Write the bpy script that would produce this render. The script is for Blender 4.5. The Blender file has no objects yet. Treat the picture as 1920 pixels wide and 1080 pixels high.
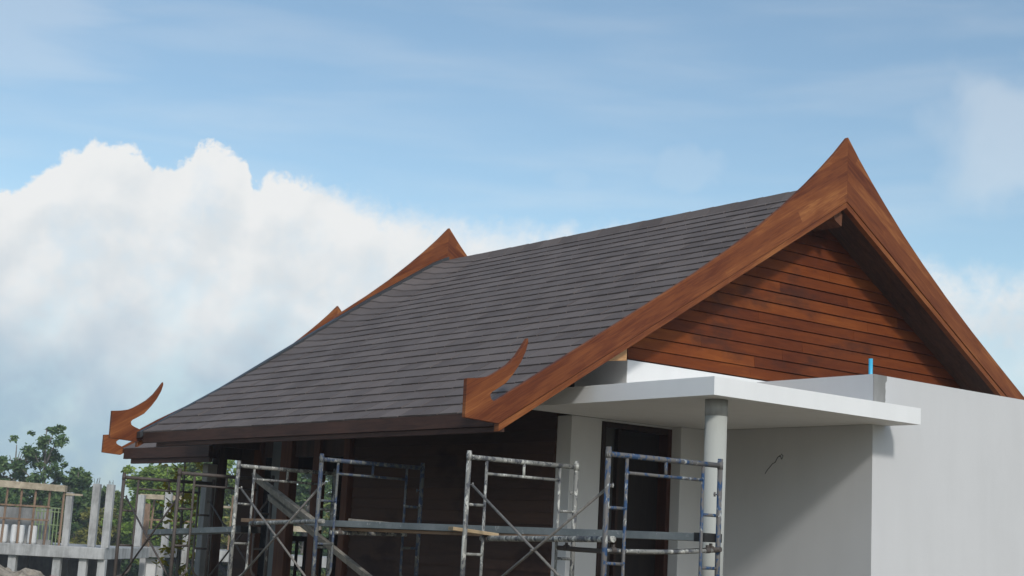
import bpy, bmesh, math, random
from mathutils import Vector, Matrix
random.seed(7)
R = math.radians
C = bpy.context.scene.collection
scene = bpy.context.scene

# ------------------------------------------------------------------ camera
PITCH, ROLL, YAW, FPX = R(9.76), R(3.06), R(52.4), 2800.0
fw = Vector((math.cos(PITCH)*math.cos(YAW), math.cos(PITCH)*math.sin(YAW), math.sin(PITCH)))
rt = Vector((math.sin(YAW), -math.cos(YAW), 0)); up = rt.cross(fw)
r2 = math.cos(ROLL)*rt + math.sin(ROLL)*up
u2 = -math.sin(ROLL)*rt + math.cos(ROLL)*up
cam = bpy.data.cameras.new('camera'); camo = bpy.data.objects.new('camera', cam); C.objects.link(camo)
camo.matrix_world = Matrix(((r2.x, u2.x, -fw.x, 0), (r2.y, u2.y, -fw.y, 0), (r2.z, u2.z, -fw.z, 0), (0, 0, 0, 1)))
cam.sensor_width = 36.0; cam.lens = FPX/1920*36.0
cam.clip_start = 0.1; cam.clip_end = 5000
scene.camera = camo
scene.render.filter_size = 2.0          # the photograph is a little soft
scene.render.resolution_x = 1024; scene.render.resolution_y = 576

# ------------------------------------------------------------------ light
SUNV = Vector((-0.32, -1.0, 0.72)).normalized()        # towards the sun
ELEV = math.asin(SUNV.z)
sun = bpy.data.lights.new('sun', 'SUN'); suno = bpy.data.objects.new('sun', sun); C.objects.link(suno)
sun.energy = 2.0; sun.angle = R(6); sun.color = (1.0, 0.965, 0.92)
suno.rotation_euler = (-SUNV).to_track_quat('-Z', 'Y').to_euler()
scene.view_settings.view_transform = 'Standard'; scene.view_settings.look = 'None'
scene.view_settings.exposure = 0.0; scene.view_settings.gamma = 1.0
SKY = 0.13

# ------------------------------------------------------------------ node helper
class NT:
    def __init__(s, tree): s.t = tree; s.n = tree.nodes; s.l = tree.links
    def node(s, kind, **kw):
        n = s.n.new('ShaderNode'+kind)
        for k, v in kw.items(): setattr(n, k, v)
        return n
    def inp(s, sock, v):
        if v is None: return
        if isinstance(v, bpy.types.NodeSocket): s.l.new(v, sock)
        elif isinstance(v, (tuple, list)) and len(v) == 3 and sock.type == 'RGBA': sock.default_value = (*v, 1)
        else: sock.default_value = v
    def math(s, op, a, b=None, c=None, clamp=False):
        n = s.node('Math', operation=op, use_clamp=clamp)
        for i, v in enumerate((a, b, c)): s.inp(n.inputs[i], v)
        return n.outputs[0]
    def vmath(s, op, a, b=None):
        n = s.node('VectorMath', operation=op); s.inp(n.inputs[0], a); s.inp(n.inputs[1], b)
        return n.outputs[0]
    def noise(s, vec, scale, detail=4, rough=.55, dist=0, dim='3D'):
        n = s.node('TexNoise', noise_dimensions=dim); s.inp(n.inputs['Vector'], vec)
        n.inputs['Scale'].default_value = scale; n.inputs['Detail'].default_value = detail
        n.inputs['Roughness'].default_value = rough; n.inputs['Distortion'].default_value = dist
        return n.outputs[0]
    def ramp(s, fac, stops):
        n = s.node('ValToRGB'); s.inp(n.inputs[0], fac); e = n.color_ramp.elements
        while len(e) < len(stops): e.new(0.5)
        for el, (p, c) in zip(e, stops):
            el.position = p; el.color = (c, c, c, 1) if isinstance(c, (int, float)) else (*c, 1)
        return n.outputs[0]
    def mix(s, f, a, b, blend='MIX'):
        n = s.node('Mix', data_type='RGBA', blend_type=blend)
        s.inp(n.inputs[0], f); s.inp(n.inputs[6], a); s.inp(n.inputs[7], b)
        return n.outputs[2]
    def mr(s, v, a, b, c=0., d=1., kind='SMOOTHSTEP'):
        n = s.node('MapRange', interpolation_type=kind); s.inp(n.inputs[0], v)
        for i, x in enumerate((a, b, c, d)): s.inp(n.inputs[i+1], x)
        return n.outputs[0]
    def mapping(s, vec, scale=(1, 1, 1), rot=(0, 0, 0), loc=(0, 0, 0)):
        n = s.node('Mapping'); s.inp(n.inputs[0], vec)
        n.inputs['Scale'].default_value = scale; n.inputs['Rotation'].default_value = rot; n.inputs['Location'].default_value = loc
        return n.outputs[0]

# ------------------------------------------------------------------ world: sky with clouds
world = bpy.data.worlds.new('World'); scene.world = world; world.use_nodes = True
w = NT(world.node_tree); w.n.clear()
sky = w.node('TexSky', sky_type='NISHITA'); sky.sun_disc = False
sky.sun_elevation = ELEV; sky.sun_rotation = math.atan2(SUNV.x, SUNV.y) % (2*math.pi)
sky.air_density = 1.0; sky.dust_density = 1.0; sky.ozone_density = 3.0; sky.altitude = 10
g = w.node('TexCoord').outputs['Generated']
sep = w.node('SeparateXYZ'); w.l.new(g, sep.inputs[0])
az = w.math('MULTIPLY', w.math('ARCTAN2', sep.outputs[1], sep.outputs[0]), 57.29578)
el = w.math('MULTIPLY', w.math('ARCSINE', w.math('MINIMUM', sep.outputs[2], 0.9999)), 57.29578)
AZEL = w.node('CombineXYZ'); w.l.new(az, AZEL.inputs[0]); w.l.new(el, AZEL.inputs[1]); P2 = AZEL.outputs[0]
def curve(x, pts, a0, a1, y0, y1):
    n = w.node('FloatCurve'); w.inp(n.inputs['Value'], w.mr(x, a0, a1, 0, 1, 'LINEAR'))
    cu = n.mapping.curves[0]; pts = sorted(pts)
    q = [((p[0]-a0)/(a1-a0), (p[1]-y0)/(y1-y0)) for p in pts]
    cu.points[0].location = q[0]; cu.points[1].location = q[-1]
    for p in q[1:-1]: cu.points.new(*p)
    n.mapping.update()
    return w.mr(n.outputs[0], 0, 1, y0, y1, 'LINEAR')
top = curve(az, [(20, 12.0), (28, 13.2), (33.5, 11.2), (37.4, 11.7), (44.4, 12.0), (47, 12.6), (51.7, 12.6), (54.9, 12.7), (58, 13.1), (60.2, 13.5),
                 (62.0, 13.6), (62.6, 13.0), (62.9, 13.7), (63.5, 14.3), (64.4, 14.45), (65.2, 13.75), (66.1, 13.45), (67.1, 13.9), (68.1, 14.05),
                 (69.2, 13.7), (70.2, 13.0), (70.8, 12.3), (72, 11.9), (75, 13.0), (80, 11.0), (90, 9.0)], 20, 90, 8, 16)
nb = w.noise(P2, 0.95, 7, .55, .3)
na = w.noise(P2, 0.33, 4, .5)
fine = w.noise(P2, 3.2, 6, .62, .4)
edge = w.math('ADD', w.math('SUBTRACT', top, el), w.math('ADD', w.math('MULTIPLY', w.math('SUBTRACT', nb, .5), 1.5), w.math('MULTIPLY', w.math('SUBTRACT', fine, .5), .75)))
bodyaz = w.mr(az, 56, 63.5, 1.6, .30)                       # crisp rim on the left heap, soft elsewhere
heap = w.mr(edge, -0.1, bodyaz, 0, 1)
low = w.mr(el, 1.0, 8.5, .88, 1.0)                          # veil thins out above the ground
right = w.math('MULTIPLY', heap, w.mr(w.math('ADD', na, w.math('MULTIPLY', w.math('SUBTRACT', nb, .5), .6)), .32, .62, .48, .90))
leftm = w.math('MULTIPLY', heap, w.mr(w.math('ADD', w.math('MULTIPLY', nb, .25), w.math('ADD', w.math('MULTIPLY', na, .5), w.mr(edge, 0, 2.5, .25, .08))), .3, .52, .72, 1.0))
isleft = w.mr(az, 44, 58, 0, 1)
dens = w.math('ADD', w.math('MULTIPLY', right, w.math('SUBTRACT', 1.0, isleft)), w.math('MULTIPLY', leftm, isleft))
dens = w.math('MULTIPLY', dens, low)
# high thin streaks
st = w.noise(w.mapping(P2, scale=(.10, .62, 1), rot=(0, 0, R(14))), 1.0, 4, .5, .25)
wisp = w.math('MULTIPLY', w.mr(st, .36, .80), w.mr(el, 12.5, 16.5, .22, .15))
st2 = w.noise(w.mapping(P2, scale=(.5, 1.6, 1), rot=(0, 0, R(-15))), .8, 6, .6, .5)
soft = w.noise(P2, .30, 5, .48, .2)
def spot(a, e, ra, re, k, nz):
    dx = w.math('DIVIDE', w.math('SUBTRACT', az, a), ra); dy = w.math('DIVIDE', w.math('SUBTRACT', el, e), re)
    d = w.math('SQRT', w.math('ADD', w.math('MULTIPLY', dx, dx), w.math('MULTIPLY', dy, dy)))
    d = w.math('ADD', d, w.math('MULTIPLY', w.math('SUBTRACT', nz, .5), 1.5))
    return w.mr(d, 1.0, .35, 0, k)
veil = w.math('MAXIMUM', wisp, spot(32.4, 15.8, 5.5, 3.3, .34, soft))
veil = w.math('MAXIMUM', veil, spot(46.0, 14.5, 2.2, 1.1, .12, nb))
veil = w.math('MAXIMUM', veil, spot(50.3, 14.0, 1.2, .8, .08, nb))
veil = w.math('MAXIMUM', veil, spot(73.0, 18.8, 7.0, 4.0, .22, st))
cover = w.math('MAXIMUM', dens, veil)
shade = w.noise(w.mapping(P2, loc=(.5, .9, 0)), .30, 5, .48, .2)   # lit from above
lit = w.mr(w.math('ADD', w.math('MULTIPLY', w.math('SUBTRACT', soft, shade), .9), w.math('ADD', w.math('MULTIPLY', w.math('SUBTRACT', nb, .5), .28), w.mr(edge, .2, 2.6, .26, .02))), -.16, .24, 0, 1)
ccol = w.mix(lit, (.80, .85, .88), (.95, .965, .965))
deep = w.mr(w.math('ADD', el, w.math('MULTIPLY', soft, 5.0)), 5.0, 12.0, 0, 1)
ccol = w.mix(deep, (.37, .53, .68), ccol)
cc = w.node('VectorMath', operation='SCALE'); w.l.new(ccol, cc.inputs[0]); cc.inputs[3].default_value = .92/SKY
skc = w.mix(1.0, sky.outputs[0], (1.30, 1.27, 1.10), 'MULTIPLY')
final = w.mix(cover, skc, cc.outputs[0])
bg = w.node('Background'); w.l.new(final, bg.inputs[0]); bg.inputs[1].default_value = SKY
wo = w.node('OutputWorld'); w.l.new(bg.outputs[0], wo.inputs[0])

# ------------------------------------------------------------------ materials
def mat(name, rough=.6, spec=.5):
    m = bpy.data.materials.new(name); m.use_nodes = True
    t = NT(m.node_tree); b = t.n['Principled BSDF']
    b.inputs['Roughness'].default_value = rough; b.inputs['Specular IOR Level'].default_value = spec
    return m, t, b
def bump(t, b, h, dist=.004, strength=.6):
    n = t.node('Bump'); n.inputs['Distance'].default_value = dist; n.inputs['Strength'].default_value = strength
    t.inp(n.inputs['Height'], h); t.l.new(n.outputs[0], b.inputs['Normal'])
def obj_co(t): return t.node('TexCoord').outputs['Object']
def island(t): return t.node('NewGeometry').outputs['Random Per Island']

def plaster(name, col, dirt=.88):
    m, t, b = mat(name, .8, .25); co = obj_co(t)
    n1 = t.noise(co, .9, 6, .6); n2 = t.noise(t.mapping(co, scale=(3, 3, .5)), 1.3, 5, .65)
    f = t.mr(t.math('ADD', t.math('MULTIPLY', n1, .5), t.math('MULTIPLY', n2, .5)), .36, .62)
    t.inp(b.inputs['Base Color'], t.mix(f, tuple(c*dirt for c in col), col))
    bump(t, b, t.noise(co, 60, 4), .0015, .5); return m
M = {}
M['white'] = plaster('white_paint', (.78, .79, .79), .95)
M['wall'] = plaster('matt_wall_paint', (.575, .58, .585), .955)
M['soffit_white'] = plaster('entry_wall_paint', (.66, .67, .68), .95)
M['cement'] = plaster('raw_cement', (.30, .30, .29), .7)
M['headcem'] = plaster('stained_cement', (.42, .42, .40), .6)
M['columnp'] = plaster('column_cement_paint', (.42, .43, .40), .86)

def tile_mat():
    m, t, b = mat('roof_tile', .75, .2); co = obj_co(t); i = island(t)
    c = t.ramp(i, [(0, (.112, .091, .083)), (.5, (.136, .112, .102)), (1, (.168, .138, .125))])
    n = t.noise(co, 2.2, 6, .65)
    c = t.mix(t.mr(n, .38, .70, 0, .35), c, (.20, .175, .165))
    n3 = t.noise(co, 45, 3, .6)
    c = t.mix(t.mr(n3, .3, .75, 0, .35), c, (.115, .095, .092))
    t.inp(b.inputs['Base Color'], c); bump(t, b, n3, .002, .5); return m
M['tile'] = tile_mat()
m, t, b = mat('dark_flashing', .5); t.inp(b.inputs['Base Color'], t.mix(t.noise(obj_co(t), 9, 5), (.02, .022, .026), (.05, .055, .06))); M['flash'] = m

def teak_board():
    m, t, b = mat('oiled_hardwood', .55, .15); uv = t.node('TexCoord').outputs['UV']
    bk = t.node('TexBrick'); t.inp(bk.inputs['Vector'], uv)
    bk.inputs['Color1'].default_value = (0, 0, 0, 1); bk.inputs['Color2'].default_value = (1, 1, 1, 1); bk.inputs['Mortar'].default_value = (.3, .3, .3, 1)
    bk.inputs['Scale'].default_value = 1; bk.inputs['Mortar Size'].default_value = .0009; bk.inputs['Brick Width'].default_value = 2.15; bk.inputs['Row Height'].default_value = .125
    bk.inputs['Bias'].default_value = 0; bk.offset = .37
    g1 = t.noise(t.mapping(uv, scale=(1.4, 26, 1)), 1.6, 7, .62, 1.4)
    g2 = t.noise(t.mapping(uv, scale=(.8, 3.5, 1)), 1.1, 5, .6, .8)
    tone = t.math('ADD', t.math('MULTIPLY', bk.outputs[0], .17), t.math('ADD', t.math('MULTIPLY', g1, .48), t.math('MULTIPLY', g2, .50)))
    c = t.ramp(tone, [(.30, (.060, .016, .008)), (.46, (.125, .035, .014)), (.62, (.205, .066, .022)), (.84, (.40, .165, .055))])
    k = t.noise(uv, 3.7, 3, .5); c = t.mix(t.mr(k, .74, .82, 0, .7), c, (.05, .016, .008))
    t.inp(b.inputs['Base Color'], c); bump(t, b, g1, .002, .4); return m
M['teak'] = teak_board()

def siding_mat(name, stops, gloss=.6):
    m, t, b = mat(name, gloss, .10); co = obj_co(t); i = island(t)
    sx = t.mapping(co, scale=(1.0, 1.0, 9))
    g1 = t.noise(sx, 2.4, 7, .62, .9); g2 = t.noise(t.mapping(co, scale=(.8, .8, 2.5)), .8, 4, .6)
    tone = t.math('ADD', t.math('MULTIPLY', i, .26), t.math('ADD', t.math('MULTIPLY', g1, .40), t.math('MULTIPLY', g2, .45)))
    c = t.ramp(tone, stops)
    st = t.noise(t.mapping(co, scale=(1.2, 1.2, 2.2), loc=(3, 0, 1)), .75, 5, .6)
    c = t.mix(t.mr(st, .54, .68, 0, .6), c, (.030, .016, .014))
    t.inp(b.inputs['Base Color'], c); bump(t, b, g1, .0015, .4); return m
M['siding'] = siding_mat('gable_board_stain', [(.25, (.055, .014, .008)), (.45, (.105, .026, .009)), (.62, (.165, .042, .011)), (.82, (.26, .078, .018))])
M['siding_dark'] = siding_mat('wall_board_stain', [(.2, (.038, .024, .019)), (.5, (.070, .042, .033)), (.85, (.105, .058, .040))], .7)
def wood(name, c1, c2, sc=(1, 1, 1), rough=.7, per=0):
    m, t, b = mat(name, rough, .25); co = obj_co(t)
    g1 = t.noise(t.mapping(co, scale=sc), 3.0, 7, .62, 1.0); g2 = t.noise(co, 1.2, 3)
    f = t.math('ADD', t.math('MULTIPLY', g1, .6), t.math('MULTIPLY', g2, .4))
    t.inp(b.inputs['Base Color'], t.mix(t.mr(f, .33, .66), c1, c2)); bump(t, b, g1, .002, .4); return m
M['soffit'] = wood('dark_soffit_board', (.040, .020, .013), (.085, .040, .024), (2, 9, 2))
M['fascia'] = wood('eave_board_stain', (.042, .022, .017), (.085, .042, .030), (6, .6, 8))
M['post'] = wood('red_brown_post', (.075, .030, .017), (.15, .060, .030), (5, 5, .5))
M['postdark'] = wood('dark_post', (.040, .022, .016), (.085, .045, .03), (5, 5, .5))
M['palewood'] = wood('fresh_cut_wood', (.36, .19, .085), (.52, .31, .15), (4, 1, 8))
M['frame'] = wood('dark_door_frame', (.018, .011, .009), (.042, .020, .014), (6, 6, .6), .5)
M['jamb'] = wood('red_door_jamb', (.035, .014, .010), (.075, .024, .014), (6, 6, .5), .5)
M['leaf'] = wood('doorway_darkness', (.012, .009, .009), (.024, .017, .015), (6, 6, .6), .5)  # near-black: darkness of the unlit doorway put into the colour
M['oldplank'] = wood('weathered_board', (.17, .155, .13), (.34, .31, .265), (3, 3, 3), .85)
M['plyedge'] = wood('raw_plank', (.30, .22, .13), (.46, .35, .22), (1, 6, 6), .85)
M['formwood'] = wood('formwork_timber', (.28, .23, .16), (.50, .43, .32), (1, 1, 1), .85)
M['prop'] = wood('prop_timber', (.13, .085, .055), (.30, .20, .13), (1, 1, .4), .85)
m, t, b = mat('dark_glass', .12, .5); t.inp(b.inputs['Base Color'], (.018, .019, .021)); M['glass'] = m
m, t, b = mat('grey_aluminium', .45, .5); t.inp(b.inputs['Base Color'], t.mix(t.noise(obj_co(t), 4, 4), (.085, .09, .088), (.15, .155, .15))); M['alu'] = m
m, t, b = mat('dark_grey_panel', .5, .4); t.inp(b.inputs['Base Color'], t.mix(t.noise(obj_co(t), 4, 4), (.055, .055, .055), (.085, .085, .085))); M['alu_dark'] = m
m, t, b = mat('blue_plastic', .35, .5); t.inp(b.inputs['Base Color'], t.mix(t.noise(obj_co(t), 7, 3), (.05, .40, .62), (.07, .46, .70))); M['bluepipe'] = m
m, t, b = mat('black_rubber', .7); t.inp(b.inputs['Base Color'], t.mix(t.noise(obj_co(t), 9, 3), (.008, .008, .008), (.02, .018, .017))); M['black'] = m

def tube_mat(name, base, chip, splash, kchip, ksplash):
    m, t, b = mat(name, .6, .35); co = obj_co(t)
    n1 = t.noise(t.mapping(co, scale=(1, 1, .55)), 17, 5, .68, .4); n2 = t.noise(t.mapping(co, scale=(1, 1, .45), loc=(5, 2, 7)), 24, 5, .7, .6)
    n3 = t.noise(t.mapping(co, loc=(2, 8, 1)), 5, 4, .6)
    c = t.mix(n3, base, tuple(min(1, x*1.6) for x in base))
    c = t.mix(t.mr(n1, kchip, kchip+.05), c, chip)
    c = t.mix(t.mr(t.math('ADD', n2, t.math('MULTIPLY', t.math('SUBTRACT', n3, .5), .5)), ksplash, ksplash+.04), c, splash)
    t.inp(b.inputs['Base Color'], c); bump(t, b, n2, .003, .6); return m
M['tube_blue'] = tube_mat('chipped_blue_tube', (.016, .045, .105), (.125, .118, .112), (.38, .39, .37), .45, .60)
M['tube_white'] = tube_mat('cement_splashed_tube', (.055, .058, .065), (.21, .21, .195), (.46, .46, .42), .44, .55)
M['tube_mixed'] = tube_mat('blue_grey_tube', (.028, .042, .075), (.11, .115, .11), (.26, .26, .24), .48, .60)
M['tube_rust'] = tube_mat('dull_rusty_tube', (.060, .050, .045), (.095, .080, .070), (.24, .23, .21), .54, .66)
M['brace'] = tube_mat('grey_brace_tube', (.13, .12, .11), (.22, .21, .19), (.38, .37, .33), .52, .66)
M['brace_dark'] = tube_mat('dark_brace_tube', (.06, .05, .045), (.10, .085, .075), (.25, .24, .22), .55, .72)
m, t, b = mat('galvanised_walkboard', .5, .5); co = obj_co(t)
c = t.mix(t.mr(t.noise(co, 3, 6, .65), .35, .65), (.105, .125, .13), (.17, .19, .195))
c = t.mix(t.mr(t.noise(co, 16, 5, .7), .60, .68), c, (.34, .35, .34)); t.inp(b.inputs['Base Color'], c); M['walkboard'] = m

def concrete(name, c1, c2):
    m, t, b = mat(name, .85, .2); co = obj_co(t)
    n = t.noise(co, .7, 7, .68); n2 = t.noise(t.mapping(co, scale=(2, 2, .35)), 1.6, 6, .7)
    t.inp(b.inputs['Base Color'], t.mix(t.mr(t.math('ADD', t.math('MULTIPLY', n, .5), t.math('MULTIPLY', n2, .5)), .38, .60), c1, c2)); return m
M['conc'] = concrete('fresh_concrete', (.26, .26, .25), (.46, .46, .45))
M['conc_shade'] = concrete('shaded_concrete', (.07, .065, .06), (.15, .14, .125))  # dark concrete copy: shade inside the lower storey put into its colour
M['block'] = concrete('grey_block', (.17, .17, .165), (.30, .30, .29))
m, t, b = mat('bare_soil', .95, .1); co = obj_co(t)
c = t.mix(t.mr(t.noise(co, .25, 8, .62), .38, .62), (.20, .155, .105), (.31, .26, .19))
c = t.mix(t.mr(t.noise(co, .05, 5, .6), .45, .60, 0, .7), c, (.09, .12, .045)); t.inp(b.inputs['Base Color'], c); bump(t, b, t.noise(co, 3, 8, .7), .05, .8); M['soil'] = m
m, t, b = mat('pale_rubble', .95, .1); co = obj_co(t)
c = t.mix(t.mr(t.noise(co, 1.5, 8, .7), .36, .62), (.20, .165, .125), (.46, .40, .32)); t.inp(b.inputs['Base Color'], c); bump(t, b, t.noise(co, 4, 8, .7), .12, 1); M['rubble'] = m
m, t, b = mat('white_sack', .8); t.inp(b.inputs['Base Color'], t.mix(t.noise(obj_co(t), 3, 4), (.55, .56, .56), (.74, .75, .75))); M['sack'] = m
m, t, b = mat('green_pipe_paint', .6); t.inp(b.inputs['Base Color'], t.mix(t.noise(obj_co(t), 3, 4), (.16, .26, .09), (.30, .36, .2))); M['greenp'] = m
m, t, b = mat('red_paint', .7); t.inp(b.inputs['Base Color'], t.mix(t.noise(obj_co(t), 3, 4), (.40, .06, .06), (.5, .14, .12))); M['red'] = m

def leaf_mat(name, cs):
    m, t, b = mat(name, .6, .3); i = island(t); co = obj_co(t)
    n = t.noise(co, .45, 4, .6)
    tone = t.math('ADD', t.math('MULTIPLY', i, .45), t.math('MULTIPLY', n, .55))
    c = t.ramp(tone, [(.25, cs[0]), (.5, cs[1]), (.75, cs[2])])
    t.inp(b.inputs['Base Color'], c)
    tr = t.node('BsdfTranslucent'); t.l.new(c, tr.inputs[0])
    mx = t.node('MixShader'); mx.inputs[0].default_value = .3
    out = t.n['Material Output']; t.l.new(b.outputs[0], mx.inputs[1]); t.l.new(tr.outputs[0], mx.inputs[2]); t.l.new(mx.outputs[0], out.inputs[0])
    return m
M['leaf_deep'] = leaf_mat('deep_green_leaves', [(.045, .105, .038), (.105, .180, .060), (.190, .270, .095)])
M['leaf_mid'] = leaf_mat('mid_green_leaves', [(.062, .110, .024), (.135, .200, .045), (.24, .30, .075)])
M['leaf_bright'] = leaf_mat('bright_green_leaves', [(0.082, 0.142, 0.021), (0.194, 0.299, 0.044), (0.329, 0.433, 0.090)])
M['leaf_yellow'] = leaf_mat('yellow_green_leaves', [(0.110, 0.124, 0.025), (0.220, 0.227, 0.049), (0.344, 0.324, 0.096)])
M['leaf_dry'] = leaf_mat('dry_leaves', [(0.084, 0.090, 0.042), (0.156, 0.144, 0.072), (0.228, 0.204, 0.120)])
M['leaf_yel'] = leaf_mat('yellow_leaves', [(.16, .14, .01), (.28, .23, .02), (.42, .34, .04)])
M['bark'] = wood('grey_bark', (.10, .085, .07), (.22, .20, .175), (3, 3, .6), .9)

# ------------------------------------------------------------------ object helpers
def tag(o, label=None, cat=None, group=None, kind=None):
    if label: o['label'] = label
    if cat: o['category'] = cat
    if group: o['group'] = group
    if kind: o['kind'] = kind
    return o
def empty(name, loc=(0, 0, 0), rz=0):
    o = bpy.data.objects.new(name, None); C.objects.link(o); o.location = loc; o.rotation_euler = (0, 0, rz); o.empty_display_size = .3
    return o
class MB:
    def __init__(s): s.v = []; s.f = []; s.uv = {}; s.mi = []; s.cur = 0
    def face(s, idx, uv=None):
        if uv: s.uv[len(s.f)] = uv
        s.f.append(tuple(idx)); s.mi.append(s.cur)
    def box(s, a, b):
        (x0, y0, z0), (x1, y1, z1) = a, b; n = len(s.v)
        s.v += [(x0, y0, z0), (x1, y0, z0), (x1, y1, z0), (x0, y1, z0), (x0, y0, z1), (x1, y0, z1), (x1, y1, z1), (x0, y1, z1)]
        for q in ((3, 2, 1, 0), (4, 5, 6, 7), (0, 1, 5, 4), (1, 2, 6, 5), (2, 3, 7, 6), (3, 0, 4, 7)): s.face([n+i for i in q])
        return s
    def hexa(s, p):        # eight points: bottom ring then top ring
        n = len(s.v); s.v += [tuple(q) for q in p]
        for q in ((3, 2, 1, 0), (4, 5, 6, 7), (0, 1, 5, 4), (1, 2, 6, 5), (2, 3, 7, 6), (3, 0, 4, 7)): s.face([n+i for i in q])
        return s
    def prism(s, prof, y0, y1, axis=1, uvf=None):   # profile in (x, z) swept along y (axis 1) or (y, z) along x (axis 0)
        n = len(s.v); k = len(prof)
        for y in (y0, y1):
            for a, c in prof: s.v.append((a, y, c) if axis == 1 else (y, a, c))
        uv = [uvf(*p) for p in prof] if uvf else None
        s.face([n+i for i in range(k)], uv); s.face([n+k+i for i in reversed(range(k))], list(reversed(uv)) if uv else None)
        for i in range(k):
            j = (i+1) % k
            s.face([n+i, n+k+i, n+k+j, n+j], [uv[i], uv[i], uv[j], uv[j]] if uv else None)
        return s
    def tube(s, pts, r, seg=10, cap=True):
        pts = [Vector(p) for p in pts]; n = len(s.v); rr = r if isinstance(r, (list, tuple)) else [r]*len(pts)
        prev = None
        for i, p in enumerate(pts):
            d = (pts[min(i+1, len(pts)-1)]-pts[max(i-1, 0)]).normalized()
            if prev is None:
                a = d.cross(Vector((0, 0, 1)) if abs(d.z) < .9 else Vector((1, 0, 0))).normalized()
            else: a = (prev-d*prev.dot(d)).normalized()
            prev = a; b2 = d.cross(a)
            for k in range(seg):
                t = 2*math.pi*k/seg; s.v.append(tuple(p+(a*math.cos(t)+b2*math.sin(t))*rr[i]))
        for i in range(len(pts)-1):
            for k in range(seg):
                k2 = (k+1) % seg; s.face([n+i*seg+k, n+i*seg+k2, n+(i+1)*seg+k2, n+(i+1)*seg+k])
        if cap:
            s.face([n+k for k in reversed(range(seg))]); e = n+(len(pts)-1)*seg; s.face([e+k for k in range(seg)])
        return s
    def build(s, name, m, parent=None, smooth=False, bevel=0, loc=None):
        me = bpy.data.meshes.new(name); me.from_pydata(s.v, [], s.f)
        ms = m if isinstance(m, (list, tuple)) else [m]
        for x in ms: me.materials.append(x)
        if s.uv:
            L = me.uv_layers.new(name='UVMap')
            for i, p in enumerate(me.polygons):
                if i in s.uv:
                    for li, q in zip(p.loop_indices, s.uv[i]): L.data[li].uv = q
        for p, k in zip(me.polygons, s.mi): p.material_index = k
        bm = bmesh.new(); bm.from_mesh(me); bmesh.ops.recalc_face_normals(bm, faces=bm.faces); bm.to_mesh(me); bm.free()
        if smooth:
            for p in me.polygons: p.use_smooth = len(p.vertices) == 4
        o = bpy.data.objects.new(name, me); C.objects.link(o)
        if parent: o.parent = parent
        if loc: o.location = loc
        if bevel:
            bv = o.modifiers.new('edge', 'BEVEL'); bv.width = bevel; bv.segments = 2; bv.limit_method = 'ANGLE'
        return o
def B(a, b): return MB().box(a, b)

# ------------------------------------------------------------------ ground
FH = Vector((math.cos(YAW), math.sin(YAW), 0)); RH = rt.copy()
def ground_z(x, y):
    d = x*FH.x+y*FH.y
    s = min(1, max(0, (d-30)/18)); s = s*s*(3-2*s)
    n = .08*math.sin(x*.9+y*.4)*math.sin(y*.7-x*.3)
    base = -1.6
    h = max(0, 1-max(abs(x-14)/9, abs(y-14)/9, 0)**6) if abs(x-14) < 9 and abs(y-14) < 9 else 0
    return base-2.75*s+n*.5+h*.35
def build_ground():
    def ax():
        a = [-1500, -700, -300, -150, -90]; a += [-60+3*i for i in range(61)]; a += [140, 180, 260, 400, 800, 2200]; return a
    xs = ax(); ys = ax(); v = [(x, y, ground_z(x, y) if max(abs(x), abs(y)) < 130 else (-4.35 if x*FH.x+y*FH.y > 40 else -1.6)) for y in ys for x in xs]
    f = [(j*len(xs)+i, j*len(xs)+i+1, (j+1)*len(xs)+i+1, (j+1)*len(xs)+i) for j in range(len(ys)-1) for i in range(len(xs)-1)]
    me = bpy.data.meshes.new('ground'); me.from_pydata(v, [], f); me.materials.append(M['soil'])
    for p in me.polygons: p.use_smooth = True
    o = bpy.data.objects.new('ground', me); C.objects.link(o); tag(o, kind='structure')
build_ground()

# ================================================================== THE HOUSE
XR = 12.69; YG = 10.5; SL = .636
XW = 9.96; XE = 8.05
FLOOR = -1.0
house = tag(empty('thai_style_house', (12, 14, FLOOR)), 'big new house with steep dark tiled roof, horn-tipped orange gable boards and white entrance', 'house')
house.location = (0, 0, 0)

def tile_slope(name, parent, xr, zr, uE, y0, y1, side, courses, tw=.33, scale=1.0, seedv=1):
    """overlapping flat tiles on one slope, each tile an island"""
    rnd = random.Random(seedv); mb = MB()
    L = math.hypot(uE, uE*SL); ca = uE/L; sa = uE*SL/L
    ex = L/courses
    for c in range(courses):
        s0 = c*ex-.03; s1 = (c+1)*ex+.012
        off = (c % 2)*tw*.5 + (c % 3)*.03
        y = y0-off
        wob = rnd.uniform(-.004, .004)
        while y < y1:
            a = max(y, y0); b2 = min(y+tw-.013, y1); y += tw
            if b2-a < .03: continue
            lift = rnd.uniform(-.0018, .0025)+wob*.15; tl = rnd.uniform(-.002, .002); ds = rnd.uniform(-.003, .003)
            pts = []
            for s, h in ((s0, .0), (s1+ds, .015+lift)):
                for yy, t2 in ((a, tl), (b2, -tl)):
                    for th in (-.015, .0):
                        hh = h+th+(t2 if s > s0 else 0)
                        pts.append((xr-side*(s*ca+hh*sa), yy, zr-s*sa+hh*ca))
            # order: (s0,a,lo),(s0,a,hi),(s0,b,lo),(s0,b,hi),(s1,...)
            p = pts; mb.hexa([p[0], p[2], p[6], p[4], p[1], p[3], p[7], p[5]])
    return mb.build(name, M['tile'], parent)

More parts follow.
